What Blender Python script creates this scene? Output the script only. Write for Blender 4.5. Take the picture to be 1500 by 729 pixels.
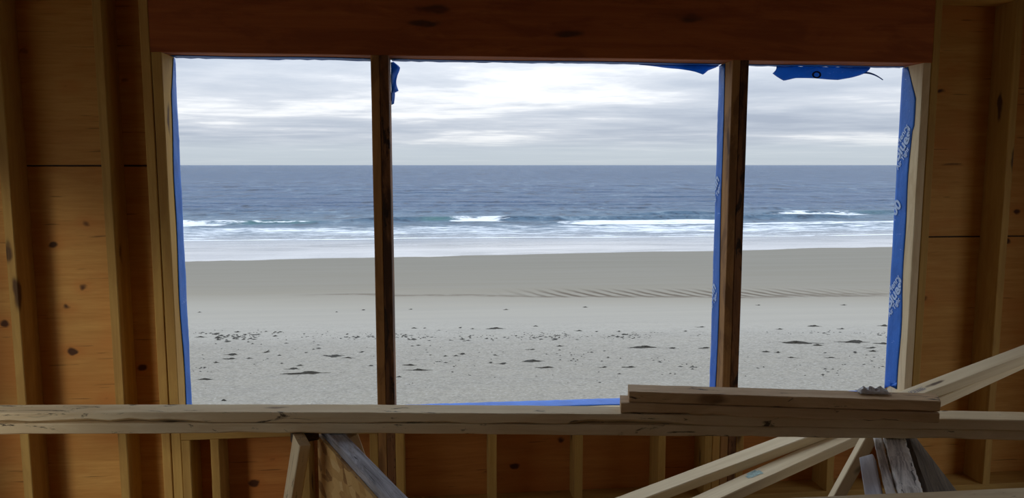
import bpy, bmesh, math, random
import numpy as np
from mathutils import Matrix, Vector, Euler

# ------------------------------------------------------------------ scene reset
for o in list(bpy.data.objects):
    bpy.data.objects.remove(o, do_unlink=True)
SC = bpy.context.scene
COL = SC.collection
R = math.radians

# ------------------------------------------------------------------ camera
FPX, YAW, PITCH = 1100.0, R(5.65), math.atan(123.0 / 1100.0)
cam_d = bpy.data.cameras.new('camera')
cam_d.sensor_fit = 'HORIZONTAL'
cam_d.sensor_width = 36.0
cam_d.lens = 36.0 * FPX / 1500.0
cam_d.clip_start, cam_d.clip_end = 0.05, 60000.0
cam = bpy.data.objects.new('camera', cam_d)
COL.objects.link(cam)
cam.location = (0.0, -3.3, 1.6)
cam.rotation_euler = Euler((math.pi / 2 - PITCH, 0.0, -YAW), 'XYZ')
SC.camera = cam

# ------------------------------------------------------------------ colour management
SC.view_settings.view_transform = 'Standard'
SC.view_settings.look = 'None'
SC.view_settings.gamma = 1.0
SC.view_settings.use_curve_mapping = False
SC.view_settings.exposure = 0.0
SC.cycles.max_bounces = 10
SC.cycles.diffuse_bounces = 6
SC.cycles.glossy_bounces = 3
SC.cycles.caustics_reflective = False
SC.cycles.caustics_refractive = False


# ------------------------------------------------------------------ node helper
class Nodes:
    def __init__(self, tree):
        self.t = tree
        tree.nodes.clear()

    def add(self, kind, props=None, **ins):
        n = self.t.nodes.new(kind)
        for k, v in (props or {}).items():
            setattr(n, k, v)
        for k, v in ins.items():
            self.set(n, k, v)
        return n

    def set(self, n, key, v):
        key = key.replace('__', ' ')
        if key.startswith('i') and key[1:].isdigit():
            s = n.inputs[int(key[1:])]
        else:
            s = n.inputs[key]
        if isinstance(v, bpy.types.NodeSocket):
            self.t.links.new(v, s)
        else:
            if isinstance(v, tuple) and len(v) == 3 and s.type == 'RGBA':
                v = (*v, 1.0)
            s.default_value = v

    def math(self, op, a, b=None, c=None, clamp=False):
        n = self.t.nodes.new('ShaderNodeMath')
        n.operation = op
        n.use_clamp = clamp
        for i, v in enumerate((a, b, c)):
            if v is not None:
                self.set(n, 'i%d' % i, v)
        return n.outputs[0]

    def mix(self, f, a, b, mode='MIX'):
        n = self.t.nodes.new('ShaderNodeMix')
        n.data_type = 'RGBA'
        n.blend_type = mode
        n.clamp_factor = True
        self.set(n, 'i0', f)
        self.set(n, 'i6', a)
        self.set(n, 'i7', b)
        return n.outputs[2]

    def ramp(self, f, stops, interp='LINEAR'):
        n = self.t.nodes.new('ShaderNodeValToRGB')
        cr = n.color_ramp
        cr.interpolation = interp
        while len(cr.elements) > 1:
            cr.elements.remove(cr.elements[-1])
        for i, (p, c) in enumerate(stops):
            e = cr.elements[0] if i == 0 else cr.elements.new(p)
            e.position = p
            if not isinstance(c, tuple):
                c = (c, c, c)
            e.color = (*c, 1.0)
        self.set(n, 'i0', f)
        return n.outputs[0]

    def sstep(self, v, lo, hi):
        n = self.t.nodes.new('ShaderNodeMapRange')
        n.interpolation_type = 'SMOOTHSTEP'
        self.set(n, 'i0', v)
        n.inputs[1].default_value = lo
        n.inputs[2].default_value = hi
        return n.outputs[0]

    def noise(self, vec, scale, detail=3.0, rough=0.5, dist=0.0):
        n = self.add('ShaderNodeTexNoise', None, Scale=scale, Detail=detail, Roughness=rough, Distortion=dist)
        if vec is not None:
            self.set(n, 'Vector', vec)
        return n.outputs[0]

    def mapping(self, vec, scale=(1, 1, 1), loc=(0, 0, 0), rot=(0, 0, 0)):
        n = self.add('ShaderNodeMapping')
        self.set(n, 'Vector', vec)
        n.inputs['Location'].default_value = loc
        n.inputs['Rotation'].default_value = rot
        n.inputs['Scale'].default_value = scale
        return n.outputs[0]


# ------------------------------------------------------------------ world: layered overcast sky
def build_world():
    w = bpy.data.worlds.new('overcast_sky')
    SC.world = w
    w.use_nodes = True
    N = Nodes(w.node_tree)
    tc = N.add('ShaderNodeTexCoord').outputs['Generated']
    sep = N.add('ShaderNodeSeparateXYZ', None, Vector=tc)
    x, y, z = sep.outputs
    zc = N.math('MAXIMUM', z, 0.0)
    den = N.math('ADD', zc, 0.035)
    u = N.math('DIVIDE', x, den)
    v = N.math('DIVIDE', y, den)
    p = N.add('ShaderNodeCombineXYZ', None, X=u, Y=v).outputs[0]
    warp = N.add('ShaderNodeTexNoise', None, Vector=N.mapping(p, (0.12, 0.12, 1)), Scale=1.0, Detail=3.0).outputs[1]
    pw = N.add('ShaderNodeVectorMath', {'operation': 'MULTIPLY_ADD'}, i0=warp, i1=(1.6, 1.6, 0), i2=p).outputs[0]
    big = N.noise(N.mapping(pw, (0.20, 0.26, 1), (5.3, 2.9, 0)), 1.0, 6.0, 0.55, 0.2)
    fine = N.noise(N.mapping(pw, (0.75, 0.95, 1), (7.4, 2.2, 0)), 1.0, 6.0, 0.62, 0.2)
    c = N.math('ADD', N.math('MULTIPLY', big, 0.72), N.math('MULTIPLY', fine, 0.28))
    col = N.ramp(c, [(0.36, (0.40, 0.455, 0.55)), (0.46, (0.50, 0.555, 0.64)),
                     (0.54, (0.62, 0.665, 0.735)), (0.60, (0.86, 0.885, 0.915)), (0.66, (0.96, 0.97, 0.98))])
    # pale haze low over the sea
    haze = N.sstep(zc, 0.040, 0.012)
    col = N.mix(N.math('MULTIPLY', haze, 0.9), col, (0.585, 0.655, 0.715))
    # overcast luminance rises towards the zenith, steepened to brighten the board tops
    gain = N.math('ADD', 0.93, N.math('MULTIPLY', zc, 3.0))
    bg = N.add('ShaderNodeBackground', None, Color=col, Strength=gain)
    out = N.add('ShaderNodeOutputWorld')
    N.t.links.new(bg.outputs[0], out.inputs[0])
    w.cycles.sampling_method = 'MANUAL'
    w.cycles.sample_map_resolution = 1024


build_world()

# veiled sun, low behind the house: soft and weak through the cloud
sun_d = bpy.data.lights.new('veiled_sun', 'SUN')
sun_d.energy = 0.68
sun_d.angle = R(14)
sun_d.color = (1.0, 0.95, 0.86)
sun = bpy.data.objects.new('veiled_sun', sun_d)
COL.objects.link(sun)
SUN_AZ, SUN_EL = R(33), R(20)
sun.rotation_euler = Vector((math.sin(SUN_AZ) * math.cos(SUN_EL), math.cos(SUN_AZ) * math.cos(SUN_EL), -math.sin(SUN_EL))).to_track_quat('-Z', 'Y').to_euler()


def portal(loc, rot, sx, sy):
    d = bpy.data.lights.new('daylight_portal', 'AREA')
    d.shape = 'RECTANGLE'
    d.size, d.size_y = sx, sy
    d.cycles.is_portal = True
    o = bpy.data.objects.new('daylight_portal', d)
    o.location = loc
    o.rotation_euler = rot
    COL.objects.link(o)


# ------------------------------------------------------------------ materials
def new_mat(name):
    m = bpy.data.materials.new(name)
    m.use_nodes = True
    return m, Nodes(m.node_tree)


def finish(N, color, rough=0.7, bump=None, bump_d=0.002, spec=0.3, extra=None):
    b = N.add('ShaderNodeBsdfPrincipled', None, Base__Color=color, Roughness=rough)
    b.inputs['Specular IOR Level'].default_value = spec
    for k, v in (extra or {}).items():
        N.set(b, k, v)
    if bump is not None:
        bn = N.add('ShaderNodeBump', None, Height=bump, Distance=bump_d)
        bn.inputs['Strength'].default_value = 1.0
        N.set(b, 'Normal', bn.outputs[0])
    o = N.add('ShaderNodeOutputMaterial')
    N.t.links.new(b.outputs[0], o.inputs[0])
    return b


def wood(name, dark, light, knot=(0.07, 0.03, 0.012), stain=None, stain_amt=0.0, knot_r=0.16, var=0.3,
         bark=0.0, rough=0.72):
    m, N = new_mat(name)
    tc = N.add('ShaderNodeTexCoord').outputs['Object']
    rnd = N.add('ShaderNodeObjectInfo').outputs['Random']
    off = N.add('ShaderNodeCombineXYZ', None, X=N.math('MULTIPLY', rnd, 37.0), Y=N.math('MULTIPLY', rnd, 11.0),
                Z=N.math('MULTIPLY', rnd, 23.0)).outputs[0]
    p = N.add('ShaderNodeVectorMath', {'operation': 'ADD'}, i0=tc, i1=off).outputs[0]
    grain = N.noise(N.mapping(p, (1.1, 26, 26)), 1.0, 6.0, 0.62, 0.7)
    fib = N.noise(N.mapping(p, (9, 170, 170)), 1.0, 3.0, 0.6)
    patch = N.noise(N.mapping(p, (0.9, 3.5, 3.5)), 1.0, 3.0, 0.5)
    f = N.math('ADD', N.math('MULTIPLY', grain, 0.65), N.math('ADD', N.math('MULTIPLY', fib, 0.2), N.math('MULTIPLY', patch, 0.3)))
    col = N.ramp(f, [(0.36, dark), (0.74, light)])
    # knots with a dark rim
    kp = N.mapping(p, (1.9, 7.0, 7.0))
    kp = N.add('ShaderNodeVectorMath', {'operation': 'ADD'}, i0=kp,
               i1=N.mapping(N.add('ShaderNodeTexNoise', None, Vector=p, Scale=9.0).outputs[1], (0.25, 0.3, 0.3))).outputs[0]
    vor = N.add('ShaderNodeTexVoronoi', None, Vector=kp, Scale=1.0).outputs[0]
    kn = N.sstep(vor, knot_r, knot_r * 0.45)
    halo = N.sstep(vor, knot_r * 2.6, knot_r * 0.8)
    col = N.mix(N.math('MULTIPLY', halo, 0.35), col, dark)
    col = N.mix(N.math('MULTIPLY', kn, 0.9), col, knot)
    if stain:
        sn = N.noise(N.mapping(p, (2.2, 9, 9)), 1.0, 5.0, 0.65, 0.6)
        col = N.mix(N.math('MULTIPLY', N.sstep(sn, 0.47, 0.62), stain_amt), col, stain)
    if bark:
        bn = N.noise(N.mapping(p, (5, 22, 22)), 1.0, 6.0, 0.7, 0.8)
        col = N.mix(N.math('MULTIPLY', N.sstep(bn, 0.60 - bark * 0.1, 0.66 - bark * 0.1), 0.9), col, (0.02, 0.011, 0.006))
    hsv = N.add('ShaderNodeHueSaturation', None, Color=col)
    N.set(hsv, 'Value', N.math('ADD', 1.0 - var / 2, N.math('MULTIPLY', rnd, var)))
    finish(N, hsv.outputs[0], rough, N.math('ADD', N.math('MULTIPLY', fib, 0.5), N.math('MULTIPLY', grain, 0.6)), 0.0012)
    return m


def plywood(name, dark, light, red, knot=(0.045, 0.014, 0.005), redness=0.5):
    m, N = new_mat(name)
    tc = N.add('ShaderNodeTexCoord').outputs['Object']
    rnd = N.add('ShaderNodeObjectInfo').outputs['Random']
    off = N.add('ShaderNodeCombineXYZ', None, X=N.math('MULTIPLY', rnd, 31.0), Y=N.math('MULTIPLY', rnd, 17.0),
                Z=N.math('MULTIPLY', rnd, 5.0)).outputs[0]
    p = N.add('ShaderNodeVectorMath', {'operation': 'ADD'}, i0=tc, i1=off).outputs[0]
    grain = N.noise(N.mapping(p, (1.3, 15, 15)), 1.0, 6.0, 0.62, 0.9)
    fine = N.noise(N.mapping(p, (7, 95, 95)), 1.0, 4.0, 0.65, 0.3)
    patch = N.noise(N.mapping(p, (1.4, 2.6, 2.6)), 1.0, 3.0, 0.55, 0.4)
    f = N.math('ADD', N.math('MULTIPLY', grain, 0.6), N.math('MULTIPLY', fine, 0.4))
    col = N.ramp(f, [(0.34, dark), (0.66, light)])
    col = N.mix(N.math('MULTIPLY', N.sstep(patch, 0.42, 0.68), redness), col, red)
    # short dark surface checks along the grain
    chk = N.noise(N.mapping(p, (4.5, 75, 75)), 1.0, 2.0, 0.5, 0.3)
    col = N.mix(N.math('MULTIPLY', N.sstep(chk, 0.67, 0.74), 0.55), col, knot)
    kp = N.mapping(p, (4.3, 6.6, 6.6))
    kp = N.add('ShaderNodeVectorMath', {'operation': 'ADD'}, i0=kp,
               i1=N.mapping(N.add('ShaderNodeTexNoise', None, Vector=p, Scale=14.0).outputs[1], (0.22, 0.22, 0.22))).outputs[0]
    vor = N.add('ShaderNodeTexVoronoi', None, Vector=kp, Scale=1.0).outputs[0]
    col = N.mix(N.math('MULTIPLY', N.sstep(vor, 0.33, 0.10), 0.4), col, red)
    col = N.mix(N.math('MULTIPLY', N.sstep(vor, 0.135, 0.07), 0.92), col, knot)
    finish(N, col, 0.68, N.math('ADD', N.math('MULTIPLY', fine, 0.6), N.math('MULTIPLY', grain, 0.5)), 0.0012)
    return m


def osb_mat(name):
    m, N = new_mat(name)
    tc = N.add('ShaderNodeTexCoord').outputs['Object']
    jit = N.mapping(N.add('ShaderNodeTexNoise', None, Vector=tc, Scale=11.0, Detail=2.0).outputs[1], (0.7, 0.7, 0.7))
    p = N.add('ShaderNodeVectorMath', {'operation': 'ADD'}, i0=N.mapping(tc, (15, 30, 30), rot=(0, 0.5, 0.3)), i1=jit).outputs[0]
    vn = N.add('ShaderNodeTexVoronoi', None, Vector=p, Scale=1.0)
    cell = N.add('ShaderNodeSeparateXYZ', None, Vector=vn.outputs[1]).outputs[0]
    fib = N.noise(N.mapping(tc, (30, 160, 160), rot=(0, 0.5, 0.3)), 1.0, 3.0)
    f = N.math('ADD', N.math('MULTIPLY', cell, 0.75), N.math('MULTIPLY', fib, 0.3))
    col = N.ramp(f, [(0.08, (0.20, 0.085, 0.02)), (0.35, (0.50, 0.28, 0.085)), (0.8, (0.64, 0.40, 0.14)), (1.0, (0.70, 0.49, 0.22))])
    finish(N, col, 0.75, f, 0.002)
    return m


def grey_wood(name, dark, light, tint=(0.30, 0.24, 0.18), rough_amt=1.0):
    m, N = new_mat(name)
    tc = N.add('ShaderNodeTexCoord').outputs['Object']
    g = N.noise(N.mapping(tc, (2.5, 32, 32)), 1.0, 7.0, 0.7, 1.1)
    n2 = N.noise(N.mapping(tc, (6, 14, 14)), 1.0, 5.0, 0.65, 0.5)
    col = N.ramp(g, [(0.36, dark), (0.52, light), (0.75, tuple(min(1, c * 1.25) for c in light))])
    col = N.mix(N.math('MULTIPLY', N.sstep(n2, 0.52, 0.7), 0.6), col, tint)
    cr = N.noise(N.mapping(tc, (3.0, 60, 60)), 1.0, 3.0, 0.6, 1.5)
    col = N.mix(N.math('MULTIPLY', N.sstep(cr, 0.63, 0.68), 0.85 * rough_amt), col, tuple(c * 0.25 for c in dark))
    finish(N, col, 0.85, g, 0.004 * rough_amt)
    return m


def plain(name, col, rough=0.6, nscale=20.0, var=0.2, spec=0.3, bump_d=0.001, extra=None):
    m, N = new_mat(name)
    tc = N.add('ShaderNodeTexCoord').outputs['Object']
    n = N.noise(tc, nscale, 4.0, 0.6)
    lo = tuple(max(0, c * (1 - var)) for c in col)
    hi = tuple(min(1, c * (1 + var)) for c in col)
    c = N.ramp(n, [(0.3, lo), (0.7, hi)])
    finish(N, c, rough, n, bump_d, spec, extra)
    return m


M = {}
M['stud'] = wood('spruce_stud', (0.42, 0.235, 0.055), (0.62, 0.385, 0.105), stain=(0.36, 0.17, 0.045), stain_amt=0.3)
M['trimmer'] = wood('pale_trimmer', (0.60, 0.46, 0.26), (0.80, 0.66, 0.43), stain=(0.40, 0.24, 0.10), stain_amt=0.3, var=0.15, knot_r=0.13)
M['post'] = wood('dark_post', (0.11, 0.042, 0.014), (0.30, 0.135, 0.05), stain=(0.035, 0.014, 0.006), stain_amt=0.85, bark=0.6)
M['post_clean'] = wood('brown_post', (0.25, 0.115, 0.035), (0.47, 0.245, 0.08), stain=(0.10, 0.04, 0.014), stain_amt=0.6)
M['lumber'] = wood('sawn_lumber', (0.68, 0.52, 0.29), (0.86, 0.72, 0.46), stain=(0.60, 0.42, 0.21), stain_amt=0.4, var=0.12, bark=0.12)
M['lumber_brown'] = wood('brown_lumber', (0.54, 0.35, 0.175), (0.75, 0.55, 0.31), stain=(0.44, 0.26, 0.11), stain_amt=0.45, var=0.12, bark=0.1)
M['lumber_pale'] = wood('pale_lumber', (0.64, 0.50, 0.29), (0.84, 0.71, 0.47), var=0.12, knot_r=0.12)
M['header'] = wood('red_header', (0.30, 0.075, 0.017), (0.48, 0.145, 0.036), stain=(0.22, 0.05, 0.012), stain_amt=0.5, var=0.05)
M['ply'] = plywood('fir_plywood', (0.50, 0.235, 0.050), (0.68, 0.375, 0.100), (0.56, 0.205, 0.040), redness=0.55)
M['ply_red'] = plywood('red_plywood', (0.45, 0.165, 0.036), (0.62, 0.27, 0.066), (0.50, 0.155, 0.030), redness=0.7)
M['osb'] = osb_mat('strand_board')
M['weathered'] = grey_wood('weathered_wood', (0.20, 0.19, 0.19), (0.46, 0.45, 0.47))
M['weathered_smooth'] = grey_wood('smooth_grey_wood', (0.60, 0.61, 0.66), (0.74, 0.75, 0.80), (0.66, 0.65, 0.66), 0.2)
M['weathered_dark'] = grey_wood('dark_weathered_panel', (0.040, 0.027, 0.016), (0.11, 0.08, 0.05), (0.07, 0.042, 0.022))
M['splintered'] = grey_wood('splintered_wood', (0.30, 0.27, 0.24), (0.82, 0.78, 0.72), (0.62, 0.55, 0.46))
M['ceiling'] = wood('ceiling_wood', (0.22, 0.12, 0.06), (0.32, 0.19, 0.10))
M['subfloor'] = plywood('subfloor_plywood', (0.19, 0.105, 0.05), (0.28, 0.165, 0.085), (0.22, 0.11, 0.05), redness=0.3)
M['plastic'] = plain('clear_plastic', (0.80, 0.81, 0.81), 0.3, 60, 0.12, 0.5, 0.002,
                     {'Transmission Weight': 0.12, 'IOR': 1.3})
M['ink'] = plain('stamp_ink', (0.13, 0.14, 0.22), 0.7, 90, 0.3)
M['chalk'] = plain('teal_chalk', (0.38, 0.52, 0.48), 0.8, 90, 0.3)
M['print'] = plain('white_print', (0.46, 0.60, 0.86), 0.5, 120, 0.18)
M['print_dark'] = plain('dark_print', (0.006, 0.012, 0.045), 0.5, 120, 0.18)
M['backing'] = plain('release_paper', (0.78, 0.79, 0.80), 0.5, 30, 0.06)
M['kelp'] = plain('dried_kelp', (0.028, 0.025, 0.019), 0.7, 14, 0.6)


def membrane_mat(name, thru):
    m, N = new_mat(name)
    tc = N.add('ShaderNodeTexCoord').outputs['Object']
    n = N.noise(tc, 9.0, 4.0, 0.6)
    cr = N.noise(N.mapping(tc, (40, 40, 4)), 1.0, 4.0, 0.6, 1.0)
    col = N.ramp(n, [(0.3, (0.008, 0.105, 0.46)), (0.7, (0.014, 0.155, 0.62))])
    # pale scuffs where the film has creased
    sc = N.noise(N.mapping(tc, (25, 25, 60)), 1.0, 2.0, 0.5, 2.0)
    col = N.mix(N.math('MULTIPLY', N.sstep(sc, 0.70, 0.735), 0.6), col, (0.30, 0.45, 0.80))
    b = finish(N, col, 0.42, N.math('ADD', n, N.math('MULTIPLY', cr, 0.3)), 0.004, 0.4)
    # the film lets some daylight through
    tl = N.add('ShaderNodeBsdfTranslucent', None, Color=(0.06, 0.36, 0.80))
    mx = N.add('ShaderNodeMixShader', None, i0=thru)
    N.t.links.new(b.outputs[0], mx.inputs[1])
    N.t.links.new(tl.outputs[0], mx.inputs[2])
    out = [n_ for n_ in N.t.nodes if n_.type == 'OUTPUT_MATERIAL'][0]
    N.t.links.new(mx.outputs[0], out.inputs[0])
    return m


M['membrane'] = membrane_mat('blue_membrane', 0.0)
M['membrane_loose'] = membrane_mat('blue_membrane_loose', 0.42)


# ------------------------------------------------------------------ object helpers
def tag(o, label=None, cat=None, group=None, kind=None):
    if label:
        o['label'] = label
    if cat:
        o['category'] = cat
    if group:
        o['group'] = group
    if kind:
        o['kind'] = kind
    return o


def empty(name, loc=(0, 0, 0), rz=0.0):
    o = bpy.data.objects.new(name, None)
    o.empty_display_size = 0.1
    o.location = loc
    o.rotation_euler = (0, 0, rz)
    COL.objects.link(o)
    return o


def mesh_obj(name, me, mat, parent=None, mw=None):
    o = bpy.data.objects.new(name, me)
    COL.objects.link(o)
    if mat is not None and not me.materials:
        me.materials.append(mat)
    if parent is not None:
        o.parent = parent
    if mw is not None:
        o.matrix_local = mw
    return o


def pyd(name, verts, faces, smooth=False):
    me = bpy.data.meshes.new(name)
    me.from_pydata([tuple(v) for v in verts], [], faces)
    if smooth:
        me.polygons.foreach_set('use_smooth', [True] * len(me.polygons))
    me.update()
    return me


def board_mesh(name, L, W, T, seed=0, seg=10, bev=0.003, rough=0.0006, crook=0.0, wane=0.0, sag=0.0, cut=0.0):
    """Sawn board: length along x, width along y, thickness along z."""
    rg = random.Random(seed)
    hw, ht = W / 2, T / 2
    b = min(bev, ht * 0.6, hw * 0.6)
    ring = [(-hw + b, -ht), (hw - b, -ht), (hw, -ht + b), (hw, ht - b), (hw - b, ht), (-hw + b, ht), (-hw, ht - b), (-hw, -ht + b)]
    vs, fs = [], []
    ph = [rg.uniform(0, 6.3) for _ in range(4)]
    for i in range(seg + 1):
        t = i / seg
        x = (t - 0.5) * L
        dy = crook * (1 - (2 * t - 1) ** 2)
        dz = sag * (1 - (2 * t - 1) ** 2)
        wn = 0.0
        if wane:
            wn = wane * max(0.0, 0.5 * math.sin(t * L * 3.1 + ph[0]) + 0.35 * math.sin(t * L * 7.7 + ph[1]) + rg.uniform(-0.35, 0.5))
        for k, (y, z) in enumerate(ring):
            yy = y + dy + rg.uniform(-rough, rough)
            zz = z + dz + rg.uniform(-rough, rough)
            if k == 7:
                zz += wn * 0.8
            if k == 0:
                yy += wn * 1.4
            vs.append((x + (cut * y / hw if i == seg else 0), yy, zz))
    for i in range(seg):
        a, c = i * 8, (i + 1) * 8
        for k in range(8):
            k2 = (k + 1) % 8
            fs.append((a + k, c + k, c + k2, a + k2))
    fs.append(tuple(range(7, -1, -1))[::-1][::-1])
    fs.append(tuple(range(seg * 8, seg * 8 + 8)))
    me = pyd(name, vs, fs)
    bm = bmesh.new()
    bm.from_mesh(me)
    bmesh.ops.recalc_face_normals(bm, faces=bm.faces)
    bm.to_mesh(me)
    bm.free()
    return me


_seed = [100]


def board(name, p0, p1, W, T, mat, parent=None, wdir=None, **kw):
    """A board whose centre line runs p0 -> p1, its width lying along wdir."""
    _seed[0] += 1
    p0, p1 = Vector(p0), Vector(p1)
    ax = (p1 - p0)
    L = ax.length
    ax.normalize()
    wd = Vector(wdir if wdir is not None else (0, 1, 0))
    wd = (wd - ax * wd.dot(ax)).normalized()
    nz = ax.cross(wd)
    mw = Matrix((ax, wd, nz)).transposed().to_4x4()
    mw.translation = (p0 + p1) / 2
    me = board_mesh(name, L, W, T, seed=kw.pop('seed', _seed[0]), **kw)
    if parent is not None:
        mw = parent.matrix_basis.inverted() @ mw
    return mesh_obj(name, me, mat, parent, mw)


def box_board(name, x0, x1, y0, y1, z0, z1, mat, parent, axis='z', **kw):
    """An axis-aligned board given by its extents, grain running along axis."""
    c = ((x0 + x1) / 2, (y0 + y1) / 2, (z0 + z1) / 2)
    if axis == 'z':
        return board(name, (c[0], c[1], z0), (c[0], c[1], z1), y1 - y0, x1 - x0, mat, parent, (0, 1, 0), **kw)
    if axis == 'x':
        return board(name, (x0, c[1], c[2]), (x1, c[1], c[2]), z1 - z0, y1 - y0, mat, parent, (0, 0, 1), **kw)
    return board(name, (c[0], y0, c[2]), (c[0], y1, c[2]), x1 - x0, z1 - z0, mat, parent, (1, 0, 0), **kw)


def vnoise(x, y, seed=0):
    """Value noise on numpy arrays, 0..1."""
    xi, yi = np.floor(x).astype(np.int64), np.floor(y).astype(np.int64)
    fx, fy = x - xi, y - yi
    fx, fy = fx * fx * (3 - 2 * fx), fy * fy * (3 - 2 * fy)

    def h(a, b):
        n = (a * 374761393 + b * 668265263 + seed * 1442695041) & 0x7fffffff
        n = ((n ^ (n >> 13)) * 1274126177) & 0x7fffffff
        n = n ^ (n >> 16)
        return (n & 0xffff) / 65535.0
    return (h(xi, yi) * (1 - fx) + h(xi + 1, yi) * fx) * (1 - fy) + (h(xi, yi + 1) * (1 - fx) + h(xi + 1, yi + 1) * fx) * fy


def fbm(x, y, oct=4, seed=0):
    s, a, t = 0.0, 0.5, 0.0
    for i in range(oct):
        s = s + a * vnoise(x * 2 ** i, y * 2 ** i, seed + i)
        t += a
        a *= 0.5
    return s / t


def grid_mesh(name, P, smooth=True):
    """P: (rows, cols, 3) array -> quad mesh."""
    r, c, _ = P.shape
    me = bpy.data.meshes.new(name)
    v = P.reshape(-1, 3)
    idx = np.arange(r * c).reshape(r, c)
    q = np.stack([idx[:-1, :-1], idx[:-1, 1:], idx[1:, 1:], idx[1:, :-1]], -1).reshape(-1, 4)
    me.vertices.add(len(v))
    me.vertices.foreach_set('co', v.astype(np.float32).ravel())
    me.loops.add(q.size)
    me.loops.foreach_set('vertex_index', q.astype(np.int32).ravel())
    me.polygons.add(len(q))
    me.polygons.foreach_set('loop_start', np.arange(0, q.size, 4, dtype=np.int32))
    me.polygons.foreach_set('loop_total', np.full(len(q), 4, dtype=np.int32))
    me.update(calc_edges=True)
    me.polygons.foreach_set('use_smooth', np.full(len(q), smooth, dtype=bool))
    me.validate()
    return me


# ------------------------------------------------------------------ the land and the sea
ZW = -7.2
SHORE_A, SHORE_B = 0.08, 69.5


def beach_z(X, Y):
    s = SHORE_A * X + SHORE_B - Y
    z = ZW + 0.012 * np.maximum(s, 0) + 0.03 * np.minimum(s, 0)
    # the bluff the house stands on
    t = np.clip((13.0 - Y) / 12.5, 0, 1)
    t = t * t * (3 - 2 * t)
    return z * (1 - t) + (-0.75) * t


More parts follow.
